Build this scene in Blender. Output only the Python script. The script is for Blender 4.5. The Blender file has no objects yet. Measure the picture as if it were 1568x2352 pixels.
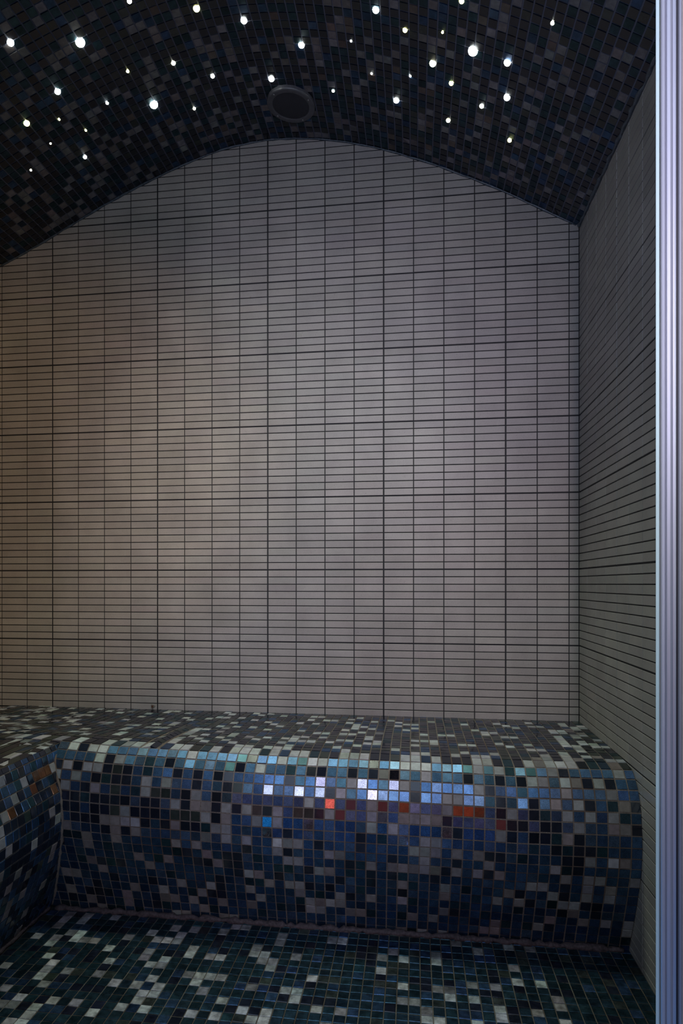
import bpy, math, random
import numpy as np
from mathutils import Vector, Matrix

rng = np.random.default_rng(11)
random.seed(11)
SC = bpy.context.scene
COL = SC.collection

# ------------------------------------------------------------------ camera calibration (a 1568 x 2352 frame)
F, YAW, HX, CY, D, CZ, CX = 1518.75, .1441, -.5311, 1341.28, 2.251, -.0489, 730.62
FLOOR = -.962          # room heights are measured from the wall's eleventh sheet joint; the floor lies at -0.962

cam_data = bpy.data.cameras.new('camera')
cam = bpy.data.objects.new('camera', cam_data)
COL.objects.link(cam)
cam.location = (HX, -D, CZ)
cam.rotation_euler = (math.pi / 2, 0, YAW)
cam_data.sensor_fit = 'HORIZONTAL'
cam_data.sensor_width = 36
cam_data.lens = F / 1568 * 36
cam_data.shift_x = (784 - CX) / 1568
cam_data.shift_y = (CY - 1176) / 1568
cam_data.clip_start = .02
SC.camera = cam

# ------------------------------------------------------------------ materials
def mat_base(name):
    m = bpy.data.materials.new(name)
    m.use_nodes = True
    nt = m.node_tree
    b = nt.nodes['Principled BSDF']
    return m, nt, b

def node(nt, typ, **kw):
    n = nt.nodes.new(typ)
    for k, v in kw.items():
        if k == 'inp':
            for kk, vv in v.items():
                n.inputs[kk].default_value = vv
        else:
            setattr(n, k, v)
    return n

def mixrgb(nt, blend, fac, a, b):
    n = nt.nodes.new('ShaderNodeMix')
    n.data_type = 'RGBA'
    n.blend_type = blend
    for sock, v in ((n.inputs[0], fac), (n.inputs[6], a), (n.inputs[7], b)):
        if hasattr(v, 'is_linked') or hasattr(v, 'links'):
            nt.links.new(v, sock)
        else:
            sock.default_value = v
    return n.outputs[2]

def ramp(nt, src, pts):
    n = nt.nodes.new('ShaderNodeValToRGB')
    nt.links.new(src, n.inputs[0])
    cr = n.color_ramp
    cr.elements[0].position, cr.elements[0].color = pts[0][0], (*pts[0][1], 1)
    cr.elements[1].position, cr.elements[1].color = pts[-1][0], (*pts[-1][1], 1)
    for p, c in pts[1:-1]:
        e = cr.elements.new(p)
        e.color = (*c, 1)
    return n.outputs[0]

def coords(nt):
    return nt.nodes.new('ShaderNodeTexCoord').outputs['Object']

def noise(nt, vec, scale, detail=3, rough=.6):
    n = node(nt, 'ShaderNodeTexNoise', inp={'Scale': scale, 'Detail': detail, 'Roughness': rough})
    nt.links.new(vec, n.inputs['Vector'])
    return n.outputs[0]

def mosaic_material(name, flake=1.0, cloud=.25, rough_add=0.0):
    """glazed tile: the colour, roughness and metallic glaze of each tile are stored on the mesh"""
    m, nt, b = mat_base(name)
    co = coords(nt)
    a = node(nt, 'ShaderNodeAttribute', attribute_name='tile_colour')
    r = node(nt, 'ShaderNodeAttribute', attribute_name='tile_gloss')
    sep = nt.nodes.new('ShaderNodeSeparateColor')
    nt.links.new(r.outputs['Color'], sep.inputs[0])
    fine = noise(nt, co, 900, 1, .5)
    fl = ramp(nt, fine, [(.3, (1 - .55 * flake,) * 3), (.7, (1 + .6 * flake,) * 3)])
    # flakes only in the metallic glaze
    flm = mixrgb(nt, 'MIX', sep.outputs[1], (1, 1, 1, 1), fl)
    c1 = mixrgb(nt, 'MULTIPLY', 1.0, a.outputs['Color'], flm)
    cl = ramp(nt, noise(nt, co, 60, 4, .65), [(.35, (1 - cloud,) * 3), (.7, (1 + cloud,) * 3)])
    c2 = mixrgb(nt, 'MULTIPLY', 1.0, c1, cl)
    nt.links.new(c2, b.inputs['Base Color'])
    nt.links.new(sep.outputs[1], b.inputs['Metallic'])
    ad = node(nt, 'ShaderNodeMath', operation='ADD', inp={1: rough_add})
    nt.links.new(sep.outputs[0], ad.inputs[0])
    nt.links.new(ad.outputs[0], b.inputs['Roughness'])
    bp = node(nt, 'ShaderNodeBump', inp={'Strength': .12, 'Distance': .0006})
    nt.links.new(noise(nt, co, 160, 2, .5), bp.inputs['Height'])
    nt.links.new(bp.outputs[0], b.inputs['Normal'])
    return m

def grout_material(name, col, spark=.3, stain=None, rough=.75):
    m, nt, b = mat_base(name)
    co = coords(nt)
    g = ramp(nt, noise(nt, co, 420, 3, .7), [(.3, tuple(c * (1 - spark) for c in col)), (.72, tuple(c * (1 + spark) for c in col))])
    if stain:
        s = ramp(nt, noise(nt, co, 5, 4, .6), [(.45, (0, 0, 0)), (.62, (1, 1, 1))])
        g = mixrgb(nt, 'MIX', s, g, (*stain, 1))
    nt.links.new(g, b.inputs['Base Color'])
    b.inputs['Roughness'].default_value = rough
    return m

def wall_tile_material(name):
    m, nt, b = mat_base(name)
    co = coords(nt)
    a = node(nt, 'ShaderNodeAttribute', attribute_name='tile_colour')
    cl = ramp(nt, noise(nt, co, 7, 5, .62), [(.3, (.84, .84, .84)), (.7, (1.12, 1.12, 1.11))])
    c = mixrgb(nt, 'MULTIPLY', 1.0, a.outputs['Color'], cl)
    sp = ramp(nt, noise(nt, co, 260, 2, .7), [(.25, (.45, .45, .45)), (.36, (.95, .95, .95)), (.75, (1.06, 1.06, 1.05))])
    c = mixrgb(nt, 'MULTIPLY', 1.0, c, sp)
    st = ramp(nt, noise(nt, co, 34, 5, .7), [(.22, (.62, .58, .54)), (.36, (1, 1, 1))])
    c = mixrgb(nt, 'MULTIPLY', .8, c, st)
    nt.links.new(c, b.inputs['Base Color'])
    b.inputs['Roughness'].default_value = .42
    b.inputs['Specular IOR Level'].default_value = .35
    bp = node(nt, 'ShaderNodeBump', inp={'Strength': .1, 'Distance': .0004})
    nt.links.new(noise(nt, co, 300, 2, .5), bp.inputs['Height'])
    nt.links.new(bp.outputs[0], b.inputs['Normal'])
    return m

def plain(name, col, rough=.5, metal=0.0, var=.1, scale=40, aniso=None, bump=0):
    m, nt, b = mat_base(name)
    co = coords(nt)
    if aniso:
        mp = node(nt, 'ShaderNodeMapping')
        mp.inputs['Scale'].default_value = aniso
        nt.links.new(co, mp.inputs[0])
        co = mp.outputs[0]
    n = noise(nt, co, scale, 3, .6)
    c = ramp(nt, n, [(.3, tuple(x * (1 - var) for x in col)), (.7, tuple(x * (1 + var) for x in col))])
    nt.links.new(c, b.inputs['Base Color'])
    b.inputs['Roughness'].default_value = rough
    b.inputs['Metallic'].default_value = metal
    if bump:
        bp = node(nt, 'ShaderNodeBump', inp={'Strength': bump, 'Distance': .001})
        nt.links.new(n, bp.inputs['Height'])
        nt.links.new(bp.outputs[0], b.inputs['Normal'])
    return m

def lamp_material(name, col, strength):
    m, nt, b = mat_base(name)
    b.inputs['Base Color'].default_value = (.8, .8, .8, 1)
    b.inputs['Emission Color'].default_value = (*col, 1)
    b.inputs['Emission Strength'].default_value = strength
    return m

M_WALL = wall_tile_material('matte_beige_tile')
M_WGROUT = grout_material('black_grout', (.006, .007, .009), .3)
M_CEIL = mosaic_material('ceiling_mosaic_glaze', .5, .3, .06)
M_CGROUT = grout_material('ceiling_grout', (.105, .112, .145), .2)
M_BENCH = mosaic_material('bench_mosaic_glaze', 1.0, .2)
M_BGROUT = grout_material('bench_grout', (.17, .14, .115), .55, (.10, .065, .045))
M_FLOOR = mosaic_material('floor_mosaic_glaze', .8, .5, .02)
M_FGROUT = grout_material('floor_grout', (.13, .115, .09), .5, (.07, .05, .035))
M_SLAB = plain('backing_plaster', (.02, .02, .022), .9)
M_BEAD = plain('aged_sealant', (.055, .07, .085), .35, 0, .5, 120, None, .6)
M_BEAD_DIRTY = plain('dirty_joint_mortar', (.06, .042, .045), .7, 0, .6, 160, None, .8)
M_ALU = plain('anodised_aluminium', (.60, .60, .68), .38, .6, .05, 30, (40, 40, .4))
M_ALU_MATT = plain('brushed_aluminium', (.40, .41, .47), .5, .5, .08, 30, (40, 40, .3))
M_GLASS_EDGE = plain('pale_green_seal', (.50, .64, .62), .4, 0, .05, 10)
M_RUBBER = plain('dark_rubber', (.022, .02, .025), .6)
M_SILICONE = plain('beige_silicone', (.42, .37, .33), .5)
M_SPK_RIM = plain('dark_grey_plastic', (.075, .075, .082), .35, 0, .2, 60)
M_SPK_MESH = plain('black_mesh', (.055, .055, .063), .55, .3)
M_SCREW = plain('dull_screw_metal', (.3, .3, .31), .35, .9)
M_RUST = plain('rust', (.07, .025, .012), .8, 0, .6, 200, None, .6)
M_FILLER = plain('grey_filler', (.13, .125, .105), .9, 0, .35, 300, None, .6)

# ------------------------------------------------------------------ object helpers
def link(o, parent=None):
    COL.objects.link(o)
    if parent is not None:
        o.parent = parent
        o.matrix_parent_inverse = Matrix.Translation(parent.location).inverted()
    return o

def mesh_obj(name, verts, faces, mats, parent=None, midx=None, smooth=False):
    me = bpy.data.meshes.new(name)
    me.from_pydata([tuple(v) for v in verts], [], [tuple(f) for f in faces])
    for m in (mats if isinstance(mats, (list, tuple)) else [mats]):
        me.materials.append(m)
    if midx is not None:
        me.polygons.foreach_set('material_index', np.asarray(midx, dtype=np.int32))
    if smooth:
        me.polygons.foreach_set('use_smooth', np.ones(len(me.polygons), dtype=bool))
    me.update()
    return link(bpy.data.objects.new(name, me), parent)

def structure(o):
    o['kind'] = 'structure'
    return o

def thing(o, label, cat, group=None):
    o['label'] = label
    o['category'] = cat
    if group:
        o['group'] = group
    return o

def empty(name, loc):
    o = bpy.data.objects.new(name, None)
    o.location = loc
    o.empty_display_size = .05
    COL.objects.link(o)
    return o

def tube(pts, r, n=8, wob=0.0):
    """closed tube along a polyline"""
    pts = np.asarray(pts, float)
    k = len(pts)
    t = np.gradient(pts, axis=0)
    t /= np.linalg.norm(t, axis=1)[:, None]
    V, Fc = [], []
    ref = np.array([.13, .21, .97])
    for i in range(k):
        a = np.cross(t[i], ref); a /= np.linalg.norm(a)
        b = np.cross(t[i], a)
        rr = r * (1 + wob * rng.uniform(-1, 1))
        for j in range(n):
            w = 2 * math.pi * j / n
            V.append(pts[i] + rr * (math.cos(w) * a + math.sin(w) * b))
    for i in range(k - 1):
        for j in range(n):
            Fc.append((i * n + j, i * n + (j + 1) % n, (i + 1) * n + (j + 1) % n, (i + 1) * n + j))
    Fc.append(tuple(range(n))[::-1])
    Fc.append(tuple((k - 1) * n + j for j in range(n)))
    return V, Fc

def box(x0, x1, y0, y1, z0, z1):
    V = [(x, y, z) for x in (x0, x1) for y in (y0, y1) for z in (z0, z1)]
    Fc = [(0, 1, 3, 2), (4, 6, 7, 5), (0, 4, 5, 1), (2, 3, 7, 6), (0, 2, 6, 4), (1, 5, 7, 3)]
    return V, Fc

def merge(parts):
    V, Fc = [], []
    for v, f in parts:
        o = len(V)
        V += [tuple(p) for p in v]
        Fc += [tuple(i + o for i in q) for q in f]
    return V, Fc

# ------------------------------------------------------------------ tiled surfaces: every tile is a raised, bevelled block
def tiled(name, bu, bv, P, mats, colour, gap=.0020, h=.0022, bev=.0009, tilt=.00022,
          gu=None, gv=None, keep=None, parent=None, extra_tilt=None):
    """bu, bv: tile boundaries in u and v; P(u, v) -> grout surface points; colour(i, j) -> (rgb, roughness, metal)."""
    bu, bv = np.asarray(bu, float), np.asarray(bv, float)
    nu, nv = len(bu) - 1, len(bv) - 1
    gu = np.full(nu + 1, gap) if gu is None else np.asarray(gu, float)
    gv = np.full(nv + 1, gap) if gv is None else np.asarray(gv, float)
    I, J = np.meshgrid(np.arange(nu), np.arange(nv), indexing='ij')
    I, J = I.ravel(), J.ravel()
    if keep is not None:
        k = keep((bu[I] + bu[I + 1]) / 2, (bv[J] + bv[J + 1]) / 2)
        I, J = I[k], J[k]
    n = len(I)
    du, dv = np.abs(bu[I + 1] - bu[I]), np.abs(bv[J + 1] - bv[J])
    su, sv = np.sign(bu[I + 1] - bu[I]), np.sign(bv[J + 1] - bv[J])
    def corner(inset):
        a = np.minimum(inset, du * .42); b = np.minimum(inset, dv * .42)
        u0 = bu[I] + su * (gu[I] / 2 + a); u1 = bu[I + 1] - su * (gu[I + 1] / 2 + a)
        v0 = bv[J] + sv * (gv[J] / 2 + b); v1 = bv[J + 1] - sv * (gv[J + 1] / 2 + b)
        return [P(u0, v0), P(u1, v0), P(u1, v1), P(u0, v1)]
    base = corner(0.0)
    top = corner(bev)
    nrm = np.cross(base[2] - base[0], base[3] - base[1])
    nrm /= np.linalg.norm(nrm, axis=1)[:, None] + 1e-12
    # every tiled surface faces the middle of the room
    flip = np.sum((np.array([-.8, -1.1, .3]) - base[0]) * nrm) < 0
    if flip:
        nrm = -nrm
    tu = rng.normal(0, tilt, n); tv = rng.normal(0, tilt, n)
    if extra_tilt is not None:
        a, b = extra_tilt(I, J)
        tu = tu + a; tv = tv + b
    sgn = [(-1, -1), (1, -1), (1, 1), (-1, 1)]
    V = np.empty((n, 12, 3))
    for c in range(4):
        d = tu * sgn[c][0] + tv * sgn[c][1]
        V[:, c] = base[c] - nrm * .0004
        V[:, 4 + c] = base[c] + nrm * (h - bev + d)[:, None]
        V[:, 8 + c] = top[c] + nrm * (h + d)[:, None]
    loc = [(0, 1, 5, 4), (1, 2, 6, 5), (2, 3, 7, 6), (3, 0, 4, 7), (4, 5, 9, 8), (5, 6, 10, 9), (6, 7, 11, 10), (7, 4, 8, 11), (8, 9, 10, 11)]
    if flip:
        loc = [q[::-1] for q in loc]
    loc = np.array(loc)
    Ft = (loc[None] + (np.arange(n) * 12)[:, None, None]).reshape(-1, 4)
    # grout sheet
    U, W = np.meshgrid(bu, bv, indexing='ij')
    G = P(U.ravel(), W.ravel())
    ii, jj = np.meshgrid(np.arange(nu), np.arange(nv), indexing='ij')
    ii, jj = ii.ravel(), jj.ravel()
    if keep is not None:
        k = keep((bu[ii] + bu[ii + 1]) / 2, (bv[jj] + bv[jj + 1]) / 2)
        ii, jj = ii[k], jj[k]
    q = lambda a, b: a * (nv + 1) + b + n * 12
    Fg = np.stack([q(ii, jj), q(ii + 1, jj), q(ii + 1, jj + 1), q(ii, jj + 1)], 1)
    if flip:
        Fg = Fg[:, ::-1]
    verts = np.concatenate([V.reshape(-1, 3), G])
    faces = np.concatenate([Ft, Fg])
    me = bpy.data.meshes.new(name)
    me.vertices.add(len(verts)); me.vertices.foreach_set('co', verts.astype(np.float32).ravel())
    me.loops.add(len(faces) * 4); me.loops.foreach_set('vertex_index', faces.astype(np.int32).ravel())
    me.polygons.add(len(faces)); me.polygons.foreach_set('loop_start', (np.arange(len(faces)) * 4).astype(np.int32))
    for m in mats:
        me.materials.append(m)
    mi = np.zeros(len(faces), np.int32); mi[len(Ft):] = 1
    me.polygons.foreach_set('material_index', mi)
    me.polygons.foreach_set('use_smooth', np.zeros(len(faces), dtype=bool))
    C, R, Mt = colour(I, J)
    tc = np.ones((len(faces), 4), np.float32); tg = np.ones((len(faces), 4), np.float32)
    tc[:len(Ft), :3] = np.repeat(C, 9, axis=0)
    tg[:len(Ft), 0] = np.repeat(R, 9); tg[:len(Ft), 1] = np.repeat(Mt, 9)
    for nm, arr in (('tile_colour', tc), ('tile_gloss', tg)):
        at = me.attributes.new(nm, 'FLOAT_COLOR', 'FACE')
        at.data.foreach_set('color', arr.ravel())
    me.update(calc_edges=True)
    me.validate()
    return link(bpy.data.objects.new(name, me), parent)

# glazes: rgb (linear), roughness, metallic
GLAZE = {
    'ink':    ((.010, .013, .022), .16, .0),
    'navy':   ((.060, .120, .225), .34, .85),
    'slate':  ((.095, .155, .250), .36, .85),
    'teal':   ((.036, .080, .105), .32, .8),
    'moss':   ((.030, .038, .034), .2, .1),
    'grey':   ((.205, .20, .205), .42, .0),
    'pale':   ((.36, .37, .36), .38, .0),
    'taupe':  ((.175, .152, .148), .42, .0),
    'umber':  ((.115, .082, .066), .42, .0),
    'bronze': ((.17, .075, .035), .2, .6),
    'mirror': ((.42, .37, .44), .06, 1.0),
}
KEYS = list(GLAZE)

def colour_by_kind(kmap, dark=1.0):
    """kmap[i, j] -> index into KEYS"""
    def f(I, J):
        k = kmap[I, J]
        C = np.array([GLAZE[q][0] for q in KEYS])[k]
        R = np.array([GLAZE[q][1] for q in KEYS])[k]
        Mt = np.array([GLAZE[q][2] for q in KEYS])[k]
        j = rng.normal(1, .16, len(I))[:, None] * (1 + rng.normal(0, .035, (len(I), 3)))
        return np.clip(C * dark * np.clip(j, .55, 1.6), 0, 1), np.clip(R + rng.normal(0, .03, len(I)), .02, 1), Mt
    return f

def random_kinds(nu, nv, mix):
    ks = [KEYS.index(k) for k in mix]
    p = np.array(list(mix.values()), float)
    return rng.choice(ks, size=(nu, nv), p=p / p.sum())

def with_map(k, pattern, oi=0, oj=0, outside=None):
    """lay the recorded pattern over the random dark tiles; a tile's number is column * 100 + row. outside: percent of light tiles beyond it"""
    nu, nv = k.shape
    a, b = pattern['extent']
    seen = np.zeros(k.shape, bool)
    seen[oi:oi + a, oj:oj + b] = True
    for glaze, tiles in pattern.items():
        if glaze == 'extent':
            continue
        for q in tiles:
            i, j = q // 100 + oi, q % 100 + oj
            if i < nu and j < nv:
                k[i, j] = KEYS.index(glaze)
    if outside:
        for n in outside:
            m = ~seen & (rng.random(k.shape) < outside[n] / 100)
            k[m] = KEYS.index(n)
    return k

# recorded tile patterns
#MAPS-BEGIN
FACE_MAP = {'extent': (99, 99),
    'ink': [5, 403, 407, 413, 506, 507, 508, 509, 611, 612, 705, 707, 805, 806, 903, 904, 906, 1001, 1005, 1012, 1105, 1201, 1203, 1204, 1205, 1302, 1308, 1310, 1501, 1609, 1705, 1811, 2003, 2209, 2304, 2508, 2604, 2705, 2813, 2905, 3011, 3116, 3609, 3705, 3712, 3802, 3803, 3810, 3811, 3904, 3905, 3906, 3914, 4102, 4107, 4205, 4207, 4302, 4401, 4505, 4506, 4606, 4607, 4706, 4802, 4803, 4805, 4808, 4903, 4905, 5002, 5005, 5006, 5103, 5105, 5106, 5107, 5204, 5207, 5302, 5305, 5306, 5307, 5405, 5406, 5502],
    'moss': [3005, 3105, 3505, 3703, 4106, 4206, 4306, 4404, 4504, 4902, 4904, 4906],
    'grey': [10, 15, 16, 100, 202, 204, 208, 212, 215, 301, 310, 404, 408, 410, 411, 412, 503, 505, 513, 601, 604, 613, 700, 709, 712, 801, 811, 816, 901, 911, 1013, 1104, 1200, 1206, 1213, 1309, 1400, 1402, 1410, 1603, 1608, 1610, 1704, 1712, 1715, 1718, 1807, 1808, 1816, 1901, 1905, 1907, 1908, 1909, 1910, 1918, 2008, 2114, 2206, 2405, 2406, 2414, 2602, 2703, 2709, 2714, 2715, 2805, 2809, 2815, 2911, 2916, 3004, 3015, 3016, 3108, 3110, 3113, 3114, 3208, 3210, 3213, 3305, 3306, 3309, 3506, 3515, 3605, 3608, 3612, 3614, 3805, 3807, 3808, 3818, 3907, 4006, 4008, 4014, 4104, 4115, 4305, 4314, 4403, 4418, 4515, 4603, 4604, 4707, 4806, 4807, 4901, 5102, 5104, 5202, 5303, 5402, 5404, 5503],
    'taupe': [103, 105, 108, 205, 211, 415, 501, 514, 602, 606, 610, 703, 715, 1112, 1210, 1216, 1217, 1317, 1408, 1703, 1713, 1805, 1810, 2005, 2010, 2016, 2102, 2105, 2110, 2112, 2118, 2210, 2301, 2404, 2410, 2516, 2616, 2811, 2915, 3413, 3512, 3616, 3806, 3911, 3916, 3918, 4005, 4010, 4105, 4109, 4117, 4216, 4307, 4309, 4318, 4411, 4416, 4516, 4612, 4708, 4711, 4815, 4907, 4908, 4909, 4916, 4917, 5007, 5113, 5209, 5210, 5212, 5218, 5317, 5408, 5414, 5514, 5516],
    'pale': [1900, 2000, 2100, 2900, 3000, 3300, 3308, 3501, 4200, 5100, 5101, 5200, 5400],
    'bronze': [1404, 1504, 1604, 2104],
    'mirror': [1706, 2107, 2201, 2202, 2403, 2502, 2804, 2902, 2903, 3006, 3007, 3103, 3403, 3406, 3407],
}
SEAT_MAP = {'extent': (62, 30),
    'grey': [2410, 3416, 3814, 4210, 4212, 4513, 5111, 5410, 5616, 5619, 5710, 5802, 5809, 6001, 6110, 6119, 6209, 6314, 6405, 6608, 6707, 6708, 6811, 6907, 6909, 7105, 7109, 7207],
    'taupe': [107, 119, 205, 206, 217, 418, 818, 819],
    'pale': [3, 4, 10, 13, 18, 104, 105, 108, 112, 113, 118, 202, 203, 208, 209, 211, 212, 306, 307, 313, 314, 315, 317, 406, 407, 409, 410, 411, 412, 413, 504, 516, 517, 518, 519, 602, 604, 619, 715, 717, 718, 719, 805, 813, 815, 904, 910, 919, 1003, 1010, 1014, 1108, 1113, 1208, 1209, 1217, 1307, 1318, 1319, 1404, 1414, 1418, 1419, 1514, 1517, 1610, 1618, 1710, 1803, 1813, 1814, 1819, 1910, 1913, 1918, 2005, 2007, 2013, 2015, 2018, 2019, 2105, 2108, 2119, 2204, 2206, 2217, 2303, 2414, 2415, 2504, 2508, 2512, 2513, 2515, 2519, 2607, 2610, 2616, 2619, 2702, 2706, 2707, 2708, 2711, 2714, 2718, 2719, 2803, 2805, 2809, 2811, 2814, 2817, 2915, 3004, 3011, 3013, 3104, 3111, 3115, 3119, 3202, 3206, 3213, 3215, 3219, 3302, 3304, 3310, 3313, 3314, 3315, 3317, 3318, 3406, 3414, 3418, 3419, 3518, 3608, 3614, 3619, 3702, 3707, 3710, 3715, 3718, 3719, 3806, 3818, 3819, 3901, 3909, 3917, 4002, 4005, 4013, 4014, 4016, 4019, 4101, 4109, 4115, 4204, 4207, 4217, 4309, 4314, 4316, 4319, 4402, 4404, 4411, 4415, 4419, 4501, 4504, 4511, 4512, 4514, 4516, 4517, 4518, 4605, 4716, 4719, 4806, 4819, 4905, 4908, 4909, 4911, 4913, 4915, 4919, 5002, 5011, 5018, 5109, 5119, 5201, 5206, 5215, 5216, 5301, 5302, 5310, 5312, 5313, 5419, 5503, 5505, 5517, 5607, 5709, 5714, 5716, 5819, 5903, 6011, 6019, 6102, 6112, 6205, 6318, 6409, 6414, 6504, 6515, 6701, 6806, 6812, 6902, 7004, 7103, 7107, 7208, 7601],
}
LSEAT_MAP = {'extent': (1, 1),
    'grey': [301, 600],
    'pale': [2, 3, 7, 100, 105, 106, 200, 401],
}
FLOOR_MAP = {'extent': (99, 99),
    'ink': [807, 1107, 1210, 1211, 1305, 1306, 1408, 1510, 1703, 1707, 1905, 1907, 1908, 2307, 2404, 2405, 2504, 2711, 2909, 2911, 3104, 3207, 3313, 3409, 3513, 3805, 4809, 4815, 5003, 5007, 5111, 5114, 5207, 5215, 5308, 5313],
    'grey': [808, 809, 901, 1010, 1101, 1104, 1307, 1402, 1507, 1601, 1708, 1803, 1808, 1911, 2010, 2110, 2203, 2612, 2714, 2802, 3105, 3302, 3303, 3306, 3307, 3406, 3410, 3504, 3701, 3801, 3811, 3902, 3906, 4009, 4202, 4304, 4308, 4402, 4411, 4504, 4506, 4507, 4804, 4810, 4814, 5101, 5105, 5110, 5205, 5212, 5310, 5315, 5401, 5402, 5404, 5415, 5505, 5513, 5601, 5602],
    'taupe': [5603],
    'pale': [811, 906, 1106, 1310, 1311, 1509, 1512, 1709, 1804, 1812, 1912, 2104, 2108, 2304, 2306, 2702, 2812, 2908, 3010, 3011, 3110, 3213, 3214, 3314, 3405, 3413, 3505, 3612, 3614, 3709, 3806, 3809, 3814, 3909, 3910, 4105, 4106, 4211, 4212, 4214, 4303, 4307, 4310, 4312, 4313, 4404, 4408, 4414, 4603, 4611, 4615, 4808, 4906, 5014, 5115, 5116, 5117, 5217, 5304, 5305, 5309, 5311, 5314, 5408, 5506, 5705, 5710],
}
LEFT_MAP = {'extent': (99, 99),
    'ink': [504, 507, 604, 606, 705, 706, 707, 805, 1105, 1205],
    'grey': [302, 407, 506, 802, 808, 1003, 1101, 1204, 1207, 1305, 1306],
    'taupe': [410, 411, 414, 616, 618, 811, 813, 1010, 1013, 1014, 1111, 1309],
    'bronze': [402, 404, 502, 602, 703, 1104],
}
CEIL_MAP = {'extent': (85, 32),
    'ink': [125, 222, 521, 522, 726, 820, 4211, 4214, 4412, 4417, 4617, 4709, 4910, 5718, 6119, 6223, 6227],
    'grey': [4, 7, 106, 119, 121, 126, 210, 225, 315, 414, 420, 423, 424, 504, 511, 516, 529, 609, 614, 619, 720, 728, 810, 819, 823, 828, 903, 906, 913, 915, 917, 922, 1004, 1006, 1015, 1021, 1103, 1111, 1122, 1212, 1301, 1304, 1326, 1410, 1414, 1416, 1424, 1501, 1504, 1508, 1510, 1522, 1525, 1607, 1615, 1617, 1704, 1712, 1716, 1724, 1802, 1806, 1907, 1918, 2102, 2109, 2113, 2118, 2119, 2207, 2418, 2507, 2522, 2607, 2615, 2715, 2804, 2817, 2911, 2915, 3009, 3010, 3103, 3112, 3118, 3119, 3202, 3204, 3216, 3217, 3221, 3303, 3305, 3310, 3413, 3501, 3601, 4204, 4212, 4307, 4309, 4403, 4418, 4502, 4508, 4512, 4517, 4604, 4706, 4714, 4717, 4718, 4803, 4807, 4810, 4820, 4821, 4905, 4906, 5013, 5106, 5201, 5214, 5221, 5307, 5315, 5316, 5317, 5321, 5322, 5403, 5404, 5407, 5605, 5607, 5608, 5624, 5714, 5809, 5815, 5820, 5909, 6001, 6008, 6027, 6103, 6114, 6120, 6126, 6202, 6207, 6210, 6214, 6302, 6316, 6328, 6408, 6415, 6505, 6514, 6601, 6604, 6605, 6620, 6622, 6704, 6706, 6708, 6711, 6712, 6803, 6907, 6914, 7001, 7003, 7006, 7019, 7101, 7111, 7112, 7114, 7202, 7302, 7402, 7403, 7502, 7508, 7509, 7610, 7806, 7904, 7905],
    'taupe': [204, 215, 223, 325, 409, 513, 721, 804, 910, 912, 924, 1003, 1009, 1017, 1106, 1118, 1202, 1401, 1423, 1511, 1821, 1904, 2001, 2019, 2123, 2206, 2208, 2219, 2303, 2516, 2807, 2813, 2814, 3005, 3021, 3121, 3304, 3414, 3415, 3416, 3605, 3609, 3611, 3613, 3701, 3703, 3715, 3716, 3813, 3902, 3914, 4115, 4206, 4210, 4401, 4411, 4414, 4415, 4416, 4606, 4616, 4703, 4705, 4716, 4912, 5003, 5011, 5103, 5119, 5120, 5211, 5306, 5313, 5405, 5414, 5415, 5720, 5806, 5824, 5902, 6018, 6022, 6023, 6104, 6109, 6116, 6122, 6203, 6208, 6213, 6221, 6222, 6309, 6311, 6406, 6407, 6416, 6421, 6424, 6427, 6510, 6524, 6525, 6710, 6715, 6719, 6913, 6920, 7016, 7102, 7110, 7117, 7204, 7306, 7307, 7311, 7404, 7409, 7602, 7607, 7709, 7804, 7807, 8202],
    'bronze': [9, 510, 603, 822, 923, 1305, 1411, 1425, 1603, 1623, 1805, 2103, 2107, 2112, 2212, 2322, 2514, 2601, 2603, 2812, 3018, 3019, 3116, 3218, 3411, 3816, 3819, 4615, 4804, 5022, 5105, 5408, 5606, 5811],
    'mirror': [2403],
}
#MAPS-END

def wall_colour(I, J):
    n = len(I)
    base = np.array([.300, .281, .256])
    C = base[None] * rng.normal(1, .035, n)[:, None] * (1 + rng.normal(0, .008, (n, 3)))
    return C, np.full(n, .42), np.zeros(n)

# ------------------------------------------------------------------ vault curve
VX = np.array([-2.06, -2.0464, -1.9352, -1.8357, -1.7356, -1.6351, -1.5374, -1.4392, -1.3358, -1.2368, -1.1359, -1.0362, -.9347, -.836, -.7355, -.6349, -.5355, -.4344, -.3333, -.2349, -.1337, -.0351, 0.0])
VZ = np.array([1.119, 1.1253, 1.172, 1.2205, 1.2698, 1.32, 1.362, 1.4017, 1.4389, 1.4697, 1.4892, 1.4979, 1.4926, 1.4785, 1.4569, 1.4251, 1.3879, 1.345, 1.2968, 1.2478, 1.1892, 1.1357, 1.114])
xs = np.linspace(0, -2.06, 400)
zs = np.interp(xs, VX, VZ)
ker = np.ones(31) / 31
pad = np.concatenate([2 * zs[0] - zs[15:0:-1], zs, 2 * zs[-1] - zs[-2:-17:-1]])
zs = np.convolve(pad, ker, 'valid')
arc = np.concatenate([[0], np.cumsum(np.hypot(np.diff(xs), np.diff(zs)))])
def vault(u, v):       # u: arc length from the right wall, v: depth towards the viewer
    return np.stack([np.interp(u, arc, xs), -v, np.interp(u, arc, zs) + .0022], -1)
def vault_z(x):
    return np.interp(-np.asarray(x), -xs, zs)

FRONT = 1.42
PITCH = .02655

# ------------------------------------------------------------------ walls
COLW, COL0 = .1004, 18.3122
def gaps(idx, every):
    return np.where(np.asarray(idx) % every == 0, .0046, .0029)

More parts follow.
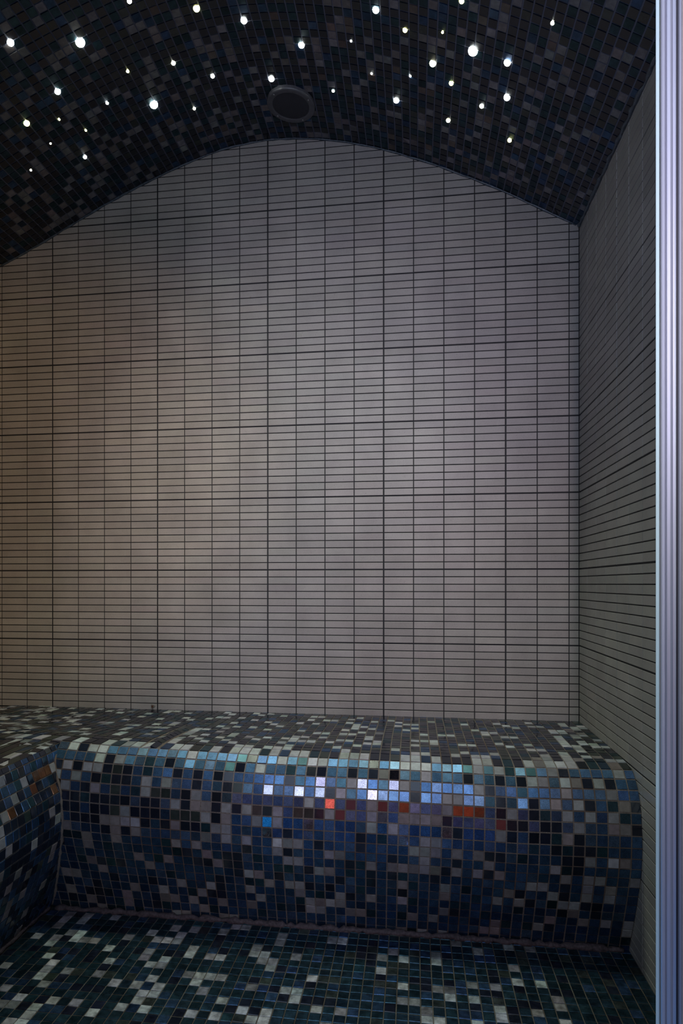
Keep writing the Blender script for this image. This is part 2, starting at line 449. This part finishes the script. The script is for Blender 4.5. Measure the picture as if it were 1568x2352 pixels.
# back wall
cols = np.arange(-2, 19)
bx = np.concatenate([[-2.06], (cols - COL0) * COLW, [-.0012]])
gx = np.concatenate([[.001], gaps(cols, 4), [.001]])
rows = np.arange(20, -63, -1)
bz = np.concatenate([[-.53], -rows * .025])
gz = np.concatenate([[.002], gaps(rows, 10)])
wall_back = tiled('wall_back', bx, bz, lambda u, v: np.stack([u, np.full_like(u, .0022), v], -1), [M_WALL, M_WGROUT], wall_colour,
                  gu=gx, gv=gz, bev=.0008, tilt=.00012, h=.0022,
                  keep=lambda u, v: v < vault_z(u) + .03)
structure(wall_back)
# right wall
rc = np.arange(0, 15)
by = np.concatenate([[0.0], rc[1:] * COLW])
gy = np.concatenate([[.003], gaps(rc[1:], 4)])
rows_r = np.arange(38, -46, -1)
bzr = np.concatenate([[FLOOR - .004], -rows_r * .025])
gzr = np.concatenate([[.002], gaps(rows_r, 10)])
wall_right = tiled('wall_right', by, bzr, lambda u, v: np.stack([np.full_like(u, .0022), -u, v], -1), [M_WALL, M_WGROUT], wall_colour,
                   gu=gy, gv=gzr, bev=.0008, tilt=.00012)
structure(wall_right)
# left wall (just outside the picture)
wall_left = tiled('wall_left', by, bzr, lambda u, v: np.stack([np.full_like(u, -2.0622), -u, v], -1), [M_WALL, M_WGROUT], wall_colour,
                  gu=gy, gv=gzr, bev=.0008, tilt=.00012)
structure(wall_left)
# masonry behind the tiles, part of each wall
for w, b in ((wall_back, box(-2.2, .14, .004, .12, FLOOR - .1, 1.62)), (wall_right, box(.004, .14, -FRONT, .004, FLOOR - .1, 1.25)),
             (wall_left, box(-2.2, -2.064, -FRONT, .004, FLOOR - .1, 1.25))):
    mesh_obj('masonry', *b, M_SLAB, parent=w)

# ------------------------------------------------------------------ ceiling vault
# the mosaic lattice on the vault: about 25.8 x 26.8 mm, slightly wavy
CU, CV = .02579, .02676
COU = [0.1619, -1.3384, 2.5107, -1.6422, 0.3517, -0.0457, 0.2414, -0.1771]
COV = [-0.4325, 2.2759, -4.1336, 2.595, -0.5422, 0.3319, -1.4595, 0.7541]
def vault_tile(a, b):
    u, v = a * CU, np.minimum(b * CV, .85)
    B = np.stack([np.ones_like(u), u, u * u, u ** 3, u ** 4, v, u * v, u * u * v], -1)
    uu = np.clip(CU * (a + .222 + B @ np.array(COU)), 0, arc[-1])
    vv = np.clip(CV * (b + B @ np.array(COV)), 0, FRONT)
    return uu, vv
def vault_cell(a, b):
    return vault(*vault_tile(a, b))
bu = np.arange(-1, 86) - .5
bvv = np.arange(0, 55) - .5
def ceil_keep(a, b):
    u0, v0 = vault_tile(a - .5, b - .5)
    u1, v1 = vault_tile(a + .5, b + .5)
    return (u1 - u0 > .004) & (v1 - v0 > .004)
kc = random_kinds(len(bu) - 1, len(bvv) - 1, {'ink': 50, 'navy': 10, 'teal': 26, 'moss': 12})
kc = with_map(kc, CEIL_MAP, 1, 0, {'grey': 11, 'taupe': 7, 'umber': 1})
kc[kc == KEYS.index('bronze')] = KEYS.index('umber')
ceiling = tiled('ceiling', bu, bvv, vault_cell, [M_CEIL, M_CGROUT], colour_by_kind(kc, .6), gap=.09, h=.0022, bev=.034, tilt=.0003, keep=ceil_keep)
structure(ceiling)
# the shell above the tiles
V, Fc = [], []
for k in range(0, 400, 7):
    for dz in (.006, .09):
        V += [(xs[k] * 1.0, .004, zs[k] + dz), (xs[k], -FRONT, zs[k] + dz)]
nk = len(range(0, 400, 7))
for k in range(nk - 1):
    a, b = 4 * k, 4 * (k + 1)
    Fc += [(a, b, b + 1, a + 1), (a + 2, a + 3, b + 3, b + 2), (a, a + 2, b + 2, b), (a + 1, b + 1, b + 3, a + 3)]
Fc += [(0, 1, 3, 2), (4 * nk - 4, 4 * nk - 2, 4 * nk - 1, 4 * nk - 3)]
mesh_obj('shell', V, Fc, M_SLAB, parent=ceiling)

# sealant where the vault meets the walls
pts = np.stack([xs[2:-2:5], np.full(len(xs[2:-2:5]), -.0015), zs[2:-2:5] - .001], -1)
pts += rng.normal(0, .0005, pts.shape)
t1 = structure(mesh_obj('trim_1', *tube(pts, .0034, 7, .35), M_BEAD, smooth=True))
n = 90
pts = np.stack([np.full(n, -.003), -np.linspace(.004, FRONT - .02, n), np.full(n, 1.1125)], -1) + rng.normal(0, .0012, (n, 3))
t2 = structure(mesh_obj('trim_2', *tube(pts, .0055, 7, .45), M_BEAD, smooth=True))

# ------------------------------------------------------------------ bench
SEAT = -.498
# profile boundaries (distance from the back wall, height): seat rows, rounded lip, bulging front
seat_d = np.concatenate([[0.0], np.arange(.0085, .50, .02655), ])
seat_d = seat_d[seat_d < .508]
seat_z = np.interp(seat_d, [0, .40, .45, .477, .504, .531], [SEAT, SEAT, -.4984, -.4995, -.5015, -.5056])
face_d = np.array([.5314, .5537, .5745, .586, .5954, .5996, .6031, .6031, .6016, .5991, .5925, .5838, .5747, .5652, .555, .5451, .5333, .5215, .5112, .503])
face_z = np.array([-.5056, -.5226, -.5433, -.5666, -.5917, -.618, -.6443, -.6735, -.6995, -.7252, -.7494, -.7754, -.8004, -.8259, -.8511, -.8752, -.9006, -.9262, -.9511, -.972])
NSEAT = len(seat_d)
prof_d = np.concatenate([seat_d, face_d]); prof_z = np.concatenate([seat_z, face_z])
# column lines differ a little at the wall and at the lip (hand-laid sheets)
KC = np.array([0, 17, 18, 42, 50, 56, 57.2, 78])
KF = np.array([-.0199, -.4638, -.4905, -1.1404, -1.3528, -1.5073, -1.54, -2.09])
def col_front(k): return np.where(np.asarray(k) < 0, 0.0, np.interp(k, KC, KF))
def col_back(k): return np.where(np.asarray(k) < 0, 0.0, -.0267 - .02570 * np.minimum(k, 24) - .02575 * np.clip(k - 24, 0, 22) - .0262 * np.maximum(k - 46, 0))
def z_off(x): return np.interp(-x, [0, .28, .58, .90, 1.13, 1.35, 1.5, 1.6], [0, -.004, .001, .0035, .009, .0125, .018, .018])
SARC = np.arange(len(prof_d), dtype=float)
# hand-laid unevenness of the sheets (metres), a smooth function of column and row
CORX = [-0.00234, -0.00324, 0.07196, 0.00218, -0.00892, -0.01143, 0.0375, 0.01747, 0.00639, -0.02946, 0.00676, -0.09884]
CORZ = [-0.00211, 0.00384, -0.01851, -0.00123, 0.01534, 0.00919, -0.01099, -0.00558, -0.0105, 0.00848, 0.00266, 0.02055]
def uneven(u, v):
    a = np.clip(u, 0, 58) / 57; b = np.clip(v - NSEAT, 0, 19) / 19
    B = np.stack([np.ones_like(a), a, a * a, a ** 3, b, a * b, a * a * b, a ** 3 * b, b * b, a * b * b, a * a * b * b, a ** 4], -1)
    return B @ np.array(CORX), B @ np.array(CORZ)
# u: column number (-1 = the cut strip at the wall), v: profile index
def bench_point(u, v, seat):
    d = np.interp(v, SARC, prof_d); z = np.interp(v, SARC, prof_z)
    t = np.clip(d / .53, 0, 1) if seat else np.ones_like(d)
    uu = np.where(u < 0, 0, u)
    x = col_back(uu) * (1 - t) + col_front(uu) * t
    ex, ez = uneven(uu, v)
    tt = t ** 3
    x = x + ex * tt
    z = z + ez * tt
    x = np.clip(np.where(u < 0, x * (1 + u), x), -2.0585, -.0006)
    w = np.clip((d - .25) / .28, 0, 1) if seat else 1.0
    fade = 1.0 if seat else np.clip((z + .965) / .12, 0, 1)
    z = z + z_off(x) * w * fade
    return np.stack([x, -d, z], -1)

bench = empty('tiled_bench', (-1.0, -.3, FLOOR))
thing(bench, 'L-shaped built-in bench covered in blue, black and grey glass mosaic below the beige tiled wall', 'bench')

SEAT_DARK = {'ink': 40, 'navy': 8, 'teal': 10, 'moss': 18}
FACE_DARK = {'ink': 8, 'navy': 52, 'slate': 16, 'teal': 10}
SEAT_MIX = {'ink': 30, 'navy': 10, 'teal': 8, 'moss': 12, 'pale': 16, 'grey': 8, 'taupe': 2}
FACE_MIX = {'ink': 20, 'navy': 34, 'slate': 12, 'teal': 8, 'moss': 4, 'grey': 12, 'taupe': 5, 'mirror': .6}
ucols = np.concatenate([[-1.0], np.arange(0, 77)])
vrows = np.arange(NSEAT + 1, dtype=float)           # seat rows incl. up to the lip line
def seat_keep(u, v):
    return np.ones_like(u, bool)
ks = random_kinds(len(ucols) - 1, len(vrows) - 1, SEAT_DARK)
ks = with_map(ks, SEAT_MAP, 0, 0, {'pale': 14, 'grey': 5})
RIDGE = 46
def ridge_tilt(I, J):
    a = np.where(I == RIDGE, .0050, np.where(I == RIDGE + 1, -.0022, 0.0)) * np.clip((J - 7) / 6, 0, 1)
    return a, np.zeros(len(I))
seat = tiled('seat', ucols, vrows, lambda u, v: bench_point(u, v, True), [M_BENCH, M_BGROUT], colour_by_kind(ks),
             gap=.085, h=.0018, bev=.02, tilt=.00025, parent=bench, extra_tilt=ridge_tilt)

# front face
fcols = np.concatenate([[-1.0], np.arange(0, 58)])
frows = np.arange(NSEAT, len(prof_d), dtype=float)
kf = random_kinds(len(fcols) - 1, len(frows) - 1, FACE_DARK)
kf = with_map(kf, FACE_MAP)
# the left bench's front
LX = np.array([-1.5105, -1.5016, -1.4972, -1.489, -1.4794, -1.4681, -1.4637, -1.4612, -1.4616, -1.4646, -1.471, -1.4816, -1.4947, -1.5104, -1.5282, -1.542, -1.5513, -1.556])
LZ = np.array([-.491, -.5066, -.5266, -.5472, -.5733, -.6006, -.6284, -.645, -.6692, -.7054, -.7384, -.7731, -.8161, -.8609, -.9084, -.9447, -.9626, -.975])
larc = np.concatenate([[0], np.cumsum(np.hypot(np.diff(LX), np.diff(LZ)))])
def left_x(z): return np.interp(-z, -LZ, LX)
def face_keep(u, v):
    p = bench_point(u, v, False)
    return p[..., 0] > left_x(p[..., 2]) - .006
front = tiled('front_panel', fcols, frows, lambda u, v: bench_point(u, v, False), [M_BENCH, M_BGROUT], colour_by_kind(kf),
              gap=.085, h=.0019, bev=.025, tilt=.00035, parent=bench, keep=face_keep)
def left_point(u, v):
    x = np.interp(v, larc, LX); z = np.interp(v, larc, LZ)
    t = np.clip((u - .60) / .3, 0, 1)
    return np.stack([x, -u, z], -1)
def back_d(z):
    return np.interp(-z + .018, -face_z, face_d)
LU0, LV0 = .5035, .0158
lu = np.arange(LU0, FRONT - .01, PITCH)
lv = np.concatenate([[0.0], np.arange(LV0, larc[-1], .0262), [larc[-1]]])
def left_keep(u, v):
    z = np.interp(v, larc, LZ)
    return u > back_d(z) - .006
kl = random_kinds(len(lu) - 1, len(lv) - 1, {'ink': 26, 'navy': 30, 'slate': 12, 'teal': 8, 'moss': 4})
kl = with_map(kl, LEFT_MAP)
front_l = tiled('front_panel', lu, lv, left_point, [M_BENCH, M_BGROUT], colour_by_kind(kl), gap=.0022, h=.0019, bev=.0009,
                tilt=.00035, parent=bench, keep=left_keep)
# seat of the left bench, in front of the back bench's lip line
def lseat_point(u, v):
    # u: column number as on the back seat, v: distance from the back wall
    x = np.maximum(col_front(u), -2.0585)
    z = np.interp(v, [.53, .8, 1.45], [-.4875, -.4905, -.4925])
    edge = np.clip((x + 1.56) / .055, 0, 1) ** 2
    return np.stack([x, -v, z - .004 * edge], -1)
lsu = np.concatenate([[56.0], np.arange(57, 77)])
lsv = np.arange(.531, FRONT - .01, PITCH)
kls = random_kinds(len(lsu) - 1, len(lsv) - 1, SEAT_DARK)
kls = with_map(kls, LSEAT_MAP)
seat_l = tiled('seat', lsu, lsv, lseat_point, [M_BENCH, M_BGROUT], colour_by_kind(kls), gap=.085, h=.0018, bev=.02, tilt=.00025, parent=bench)

# ------------------------------------------------------------------ floor
fx = -.2009 - .02637 * np.arange(-8, 52)
fx = fx + np.polyval([-.00613, -.01925, -.00837], fx)
fx = fx[(fx < -.003) & (fx > -1.57)]
fx = np.concatenate([[0.0], fx])
fy = np.array([.49, .525, .5515, .5839, .6137, .6425, .6702, .6979, .7238, .75, .777, .8033, .8332, .8583])
fy = np.concatenate([fy, .8583 + .0266 * np.arange(1, 22)])
def floor_point(u, v):
    return np.stack([u, -v, np.full_like(u, FLOOR - .0018)], -1)
kfl = random_kinds(len(fx) - 1, len(fy) - 1, {'ink': 7, 'navy': 14, 'teal': 60, 'moss': 4})
kfl = with_map(kfl, FLOOR_MAP)
floor = tiled('floor', fx, fy, floor_point, [M_FLOOR, M_FGROUT], colour_by_kind(kfl), gap=.0024, h=.0018, tilt=.00022)
structure(floor)
mesh_obj('slab', *box(-2.2, .14, -FRONT, .004, FLOOR - .1, FLOOR - .006), M_SLAB, parent=floor)

# ------------------------------------------------------------------ joints of the bench
xx = np.linspace(-.016, -1.53, 120)
pts = np.stack([xx, np.full(120, -.516), np.full(120, FLOOR + .002)], -1) + rng.normal(0, .0014, (120, 3))
mesh_obj('base_joint', *tube(pts, .0085, 8, .4), M_BEAD_DIRTY, parent=bench, smooth=True)
pts = np.stack([np.full(60, -1.549), -np.linspace(.515, FRONT - .03, 60), np.full(60, FLOOR + .002)], -1) + rng.normal(0, .001, (60, 3))
mesh_obj('base_joint', *tube(pts, .006, 8, .4), M_BEAD_DIRTY, parent=bench, smooth=True)
zz = np.linspace(-.515, FLOOR + .005, 40)
pts = np.stack([left_x(zz) + .001, -back_d(zz) - .0005, zz], -1) + rng.normal(0, .0006, (40, 3))
mesh_obj('corner_joint', *tube(pts, .0045, 8, .3), M_BGROUT, parent=bench, smooth=True)

# ------------------------------------------------------------------ ceiling speaker
sx, sy = -.9205, -.1715
sl = (np.interp(.9205 + .04, -xs, zs) - np.interp(.9205 - .04, -xs, zs)) / .08     # slope along -x
nrm = Vector((-sl, 0, 0)) + Vector((0, 0, -1)); nrm.normalize()
spk = empty('ceiling_speaker', (sx, sy, float(vault_z(sx)) - .0035))
spk.rotation_euler = Vector((0, 0, 1)).rotation_difference(nrm).to_euler()
spk.scale = (1, 1, .75)
thing(spk, 'round dark grey loudspeaker with mesh grille set into the star ceiling', 'speaker')
def lathe(profile, n=64):
    V, Fc = [], []
    for r, z in profile:
        for j in range(n):
            w = 2 * math.pi * j / n
            V.append((r * math.cos(w), r * math.sin(w), z))
    for i in range(len(profile) - 1):
        for j in range(n):
            Fc.append((i * n + j, i * n + (j + 1) % n, (i + 1) * n + (j + 1) % n, (i + 1) * n + j))
    return V, Fc
def child(name, VF, m, parent, smooth=False, loc=None):
    me = bpy.data.meshes.new(name)
    me.from_pydata([tuple(v) for v in VF[0]], [], [tuple(f) for f in VF[1]])
    me.materials.append(m)
    if smooth:
        me.polygons.foreach_set('use_smooth', np.ones(len(me.polygons), dtype=bool))
    me.update()
    o = bpy.data.objects.new(name, me)
    COL.objects.link(o)
    o.parent = parent
    if loc:
        o.location = loc
    return o
R = .0775
rim = child('rim', lathe([(R, -.012), (R, .007), (R - .001, .0105), (R - .004, .0125), (R - .014, .0125), (R - .0185, .0105), (R - .0195, .006)]), M_SPK_RIM, spk)
# domed grille made of crossing wires
GR = R - .0185
parts = []
def dome(x, y):
    q = min(1.0, (x * x + y * y) / (GR * GR))
    return .0122 - .003 * q
parts.append(lathe([(0.0005, .0112), (GR * .5, .0105), (GR, .0082)], 48))
for ang in (math.radians(32), math.radians(122)):
    ca, sa = math.cos(ang), math.sin(ang)
    for k in range(-15, 16):
        off = k * GR / 15.6
        half = math.sqrt(max(GR * GR - off * off, 0))
        if half < .006:
            continue
        P = []
        for t in np.linspace(-half, half, 9):
            x, y = t * ca - off * sa, t * sa + off * ca
            P.append((x, y, dome(x, y)))
        parts.append(tube(P, .0006, 4))
child('grille', merge(parts), M_SPK_MESH, spk)
for a in (40, 115, 205, 310):
    w = math.radians(a)
    rr = R - .0095
    sv, sf = lathe([(.0032, .0115), (.0032, .0132), (.0022, .0142), (.0004, .0144)], 14)
    child('screw', (sv, sf), M_SCREW, rim, True, (rr * math.cos(w), rr * math.sin(w), 0))

# ------------------------------------------------------------------ star lights
M_STAR_W = lamp_material('white_star_light', (.93, 1.0, .96), 14)
M_STAR_Y = lamp_material('yellow_star_light', (1.0, 1.0, .38), 9)
M_STAR_G = lamp_material('pale_yellow_star_light', (1.0, 1.0, .72), 11)
def star_mesh(name, r, m):
    V, Fc = lathe([(r * math.cos(a), r * .85 * math.sin(a)) for a in np.linspace(0, math.pi / 2 - .06, 7)], 20)
    V2, F2 = lathe([(r, 0), (r, -.006)], 20)
    V, Fc = merge([(V, Fc), (V2, F2)])
    Fc.append(tuple(6 * 20 + j for j in range(20)))
    me = bpy.data.meshes.new(name)
    me.from_pydata(V, [], Fc)
    me.materials.append(m)
    me.polygons.foreach_set('use_smooth', np.ones(len(me.polygons), dtype=bool))
    me.update()
    return me
SIZE = {'XL': .0125, 'L': .0088, 'M': .0062, 'S': .0045, 'T': .0032}
MATS = {'w': M_STAR_W, 'y': M_STAR_Y, 'g': M_STAR_G}
meshes = {(s, c): star_mesh('star_light', SIZE[s], MATS[c]) for s in SIZE for c in MATS}
STARS = [
    (-1.5633, -.6741, 'L', 'w', "bright white star light nearest the frame's left edge in the top rows"),
    (-1.4197, -.5834, 'XL', 'w', 'very large white star light in the upper left of the ceiling'),
    (-1.2609, -.6265, 'M', 'g', "yellowish star light cut by the picture's top edge, second from the left there"),
    (-1.1073, -.5476, 'L', 'y', "large yellow star light close to the top edge, left of the vault's crown"),
    (-.9925, -.4880, 'L', 'w', 'large white star light beside the yellow one near the top of the crown'),
    (-.8474, -.4031, 'L', 'w', 'white star light high on the crown, above and right of the round speaker'),
    (-1.2258, -.4038, 'M', 'g', 'medium pale yellow star light between the two largest white stars on the left'),
    (-1.3504, -.4389, 'S', 'y', 'small yellow star light directly above the big white star on the left'),
    (-1.1344, -.3179, 'M', 'w', 'medium white star light halfway between the pale yellow star and the speaker'),
    (-.9624, -.2745, 'L', 'w', 'white star light touching the upper left rim of the round speaker'),
    (-.7771, -.2354, 'S', 'w', 'small white star light just right of the round speaker'),
    (-1.5403, -.4866, 'L', 'w', 'large white star light on the left, straight above two tiny yellow ones'),
    (-1.4452, -.3729, 'S', 'w', 'small white star light just left of the largest star on the left'),
    (-1.3308, -.2932, 'XL', 'w', 'largest white star light on the left half, low towards the tiled wall'),
    (-1.2262, -.2173, 'S', 'g', 'small pale yellow star light between the largest left star and the speaker'),
    (-1.6593, -.4490, 'L', 'y', 'large yellow-green star light low on the far left'),
    (-1.5827, -.4027, 'T', 'y', 'tiny yellow star light right beside the large yellow-green star'),
    (-1.5404, -.3216, 'T', 'y', 'tiny yellow star light below the small white one, above a medium white star'),
    (-1.6443, -.3452, 'T', 'g', 'tiny greenish star light below the large yellow-green star'),
    (-1.5899, -.2329, 'M', 'w', "medium white star light lowest of the left half, near the wall's edge"),
    (-1.7385, -.2985, 'T', 'g', 'tiny greenish star light farthest down the left slope'),
    (-.6282, -.5545, 'L', 'w', 'large white star light close to the top edge, right of the crown'),
    (-.4195, -.6466, 'M', 'y', "yellow star light cut by the picture's top edge, above the largest right star"),
    (-.5547, -.5138, 'M', 'y', 'medium yellow star light below and right of the white star at the top edge'),
    (-.4598, -.5399, 'T', 'y', 'tiny yellow star light just left of the largest star on the right'),
    (-.7030, -.4371, 'T', 'w', 'tiny white star light alone right of the crown, level with the largest right star'),
    (-.3818, -.5146, 'XL', 'w', 'largest white star light on the right half of the ceiling'),
    (-.2176, -.6743, 'S', 'g', 'small pale yellow star light alone at the far upper right'),
    (-.4814, -.4298, 'L', 'g', 'large pale yellow star light below and left of the largest right star'),
    (-.2965, -.5169, 'L', 'w', 'large white star light just below and right of the largest right star'),
    (-.6534, -.3330, 'T', 'w', 'tiny white star light above the large white star near the wall, left one of two'),
    (-.5421, -.3609, 'T', 'w', 'tiny white star light between a large white star and a medium yellow one'),
    (-.4294, -.3810, 'M', 'y', 'medium yellow star light straight below the large pale yellow one on the right'),
    (-.5842, -.2500, 'L', 'w', "large white star light right of the speaker, nearest the wall's arch"),
    (-.2822, -.4030, 'L', 'w', 'white star light on the right slope, upper one of a neighbouring white pair'),
    (-.3425, -.3370, 'M', 'w', 'white star light on the right slope, lower left one of a neighbouring white pair'),
    (-.4303, -.2318, 'M', 'g', "pale yellow star light low on the right near the wall's arched edge"),
    (-.2536, -.2460, 'M', 'y', "yellow star light lowest on the right slope, nearest the room's corner"),
]
for (x, y, s, c, lab) in STARS:
    o = bpy.data.objects.new('star_light', meshes[(s, c)])
    COL.objects.link(o)
    g = float((vault_z(x + .01) - vault_z(x - .01)) / .02)
    nr = Vector((g, 0, -1)); nr.normalize()
    o.location = Vector((x, y, float(vault_z(x)))) + nr * .0002
    o.rotation_euler = Vector((0, 0, 1)).rotation_difference(nr).to_euler()
    thing(o, lab, 'light', 'fibre-optic stars in the ceiling')

# ------------------------------------------------------------------ old wall plug above the seat
plug = empty('wall_plug', (-1.4539, 0.0, -.4867))
thing(plug, 'rusty screw in a grey filler patch low on the beige wall above the seat', 'wall plug')
pv, pf = [], []
for j in range(18):
    w = 2 * math.pi * j / 18
    r = .0078 * (1 + .2 * math.sin(3 * w + 1) + .08 * math.sin(7 * w))
    pv.append((r * math.cos(w), -.0006, r * math.sin(w)))
    pv.append((.9 * r * math.cos(w), -.0012, .9 * r * math.sin(w)))
pv.append((0, -.0013, 0))
for j in range(18):
    k = (j + 1) % 18
    pf += [(2 * j, 2 * k, 2 * k + 1, 2 * j + 1), (2 * j + 1, 2 * k + 1, 36)]
child('filler_patch', (pv, pf), M_FILLER, plug)
sv, sf = lathe([(.0040, 0), (.0036, .0022), (.002, .0027), (.0016, .0012), (.0003, .001)], 14)
sv = [(x, -z, y) for x, y, z in sv]
child('screw', (sv, sf), M_RUST, plug, False, (-.001, -.001, .001))

# ------------------------------------------------------------------ doorway frame on the right
door = structure(empty('door_1', (-.2, -1.35, FLOOR)))
def strip(name, poly, m, z0=FLOOR, z1=1.32):
    n = len(poly)
    V = [(x, y, z0) for x, y in poly] + [(x, y, z1) for x, y in poly]
    Fc = [(i, (i + 1) % n, n + (i + 1) % n, n + i) for i in range(n)] + [tuple(range(n))[::-1], tuple(range(n, 2 * n))]
    return mesh_obj(name, V, Fc, m, parent=door)
X0 = -.2252
def at(px): return -.2251 + (px - 1505) * .000522
strip('glass_edge', [(at(1516), -1.34), (at(1506), -1.349), (at(1506.3), -1.350), (at(1514), -1.350), (at(1514), -1.34)], M_GLASS_EDGE)
strip('profile', [(at(1530), -1.33), (at(1514), -1.3535), (at(1514.8), -1.3552), (at(1516.3), -1.356), (at(1522), -1.3556), (at(1525.5), -1.354), (at(1526.3), -1.351), (at(1526.3), -1.33)], M_ALU)
strip('profile', [(at(1541), -1.33), (at(1526.8), -1.3525), (at(1529), -1.3542), (at(1536), -1.3548), (at(1541), -1.3542), (at(1543), -1.3532), (at(1546), -1.3536), (at(1549), -1.3545), (at(1549.5), -1.33)], M_ALU_MATT)
strip('gasket', [(at(1549.5), -1.33), (at(1549.5), -1.3515), (at(1555.5), -1.3515), (at(1555.5), -1.33)], M_RUBBER)
strip('profile', [(at(1555.5), -1.33), (at(1555.5), -1.353), (at(1557), -1.3545), (at(1561), -1.3545), (at(1563.2), -1.353), (at(1563.2), -1.33)], M_ALU_MATT)
strip('bead', [(at(1563.2), -1.33), (at(1563.2), -1.3528), (at(1565), -1.3545), (at(1567.5), -1.3535), (at(1567.5), -1.33)], M_SILICONE)
strip('profile', [(at(1567.5), -1.33), (at(1567.5), -1.352), (at(1569), -1.3545), (at(1600), -1.3545), (at(1602), -1.353), (at(1602), -1.33)], M_ALU_MATT)
strip('jamb', [(-.19, -1.27), (-.19, -1.33), (-.105, -1.33), (-.105, -1.27)], M_ALU_MATT)
wall_front = structure(mesh_obj('wall_front', *merge([box(-.115, .14, -1.60, -1.47, FLOOR - .1, 1.32), box(-2.2, -1.22, -1.60, -1.47, FLOOR - .1, 1.75)]), plain('hall_plaster', (.3, .29, .28), .8)))  # unseen left piece added to keep hall light off the left wall

# ------------------------------------------------------------------ light
def area(name, loc, target, sx, sy, power, col, spread=math.pi):
    l = bpy.data.lights.new(name, 'AREA')
    l.shape = 'RECTANGLE'; l.size = sx; l.size_y = sy
    l.energy = power; l.color = col; l.spread = spread
    o = bpy.data.objects.new(name, l)
    o.location = loc
    o.rotation_euler = (Vector(target) - Vector(loc)).to_track_quat('-Z', 'Y').to_euler()
    COL.objects.link(o)
    return o
def spot(name, loc, target, power, col, angle, blend=1.0, r=.03, spec=1.0):
    l = bpy.data.lights.new(name, 'SPOT')
    l.energy = power; l.color = col; l.specular_factor = spec; l.spot_size = math.radians(angle); l.spot_blend = blend; l.shadow_soft_size = r
    o = bpy.data.objects.new(name, l)
    o.location = loc
    o.rotation_euler = (Vector(target) - Vector(loc)).to_track_quat('-Z', 'Y').to_euler()
    COL.objects.link(o)
    return o

area('hall_window_light', (-.7, -3.0, 1.4), (-.7, 0, .1), 2.4, 2.0, 32, (.60, .74, 1.0))
area('hall_red_light', (-.7, -4.4, -.45), (-.7, 0, -.45), 1.4, .85, 4.5, (1.0, .18, .12))
area('hall_blue_light', (-.45, -1.95, -.94), (-.45, -1.9, 0), 2.3, .9, 4.0, (.01, .36, 1.0))
spot('hall_spot', (-.5, -3.2, .75), (-.70, 0, .22), 115, (1.0, .83, .97), 44)
spot('warm_spot', (.2, -2.7, .7), (-2.12, 0, .30), 105, (1.0, .56, .10), 38)
spot('cool_fill_spot', (-.9, -3.0, -.2), (-.25, -.5, 1.15), 52, (.58, .67, 1.0), 46)  # added fill that turns the right of the vault bluish
spot('side_fill_spot', (-1.1, -2.7, .6), (.05, -.35, -.3), 26, (.92, 1.0, .86), 34)  # added fill to lift the right wall, no lamp known there
area('frame_fill_light', (.75, -3.4, .5), (-.2, -1.35, .2), .5, 2.0, 2.8, (.78, .82, 1.0), math.radians(60))  # added fill that brightens the door frame, not a known hall lamp
# what the brighter ceiling stars throw down into the room
for (x, y, s, c, lab) in STARS:
    if s in ('XL', 'L'):
        g = float((vault_z(x + .01) - vault_z(x - .01)) / .02)
        p0 = Vector((x, y, float(vault_z(x)))) + Vector((g, 0, -1)).normalized() * .014
        spot('star_lamp', p0, p0 + Vector((g * .6, 0, -1)), (7.5 if s == 'XL' else 3.9) * (1.0 if y < -.35 else .6), (.88, 1.0, .80), 86, 1.0, .012, .12)

world = bpy.data.worlds.new('world')
world.use_nodes = True
world.node_tree.nodes['Background'].inputs[0].default_value = (.55, .66, 1.0, 1)
world.node_tree.nodes['Background'].inputs[1].default_value = .018
SC.world = world

SC.view_settings.view_transform = 'Standard'
SC.view_settings.look = 'None'
SC.view_settings.exposure = 0
SC.view_settings.gamma = 1
SC.view_settings.use_curve_mapping = False
SC.cycles.max_bounces = 6
SC.cycles.diffuse_bounces = 3
SC.cycles.glossy_bounces = 4
SC.cycles.sample_clamp_indirect = 4
SC.cycles.use_denoising = True
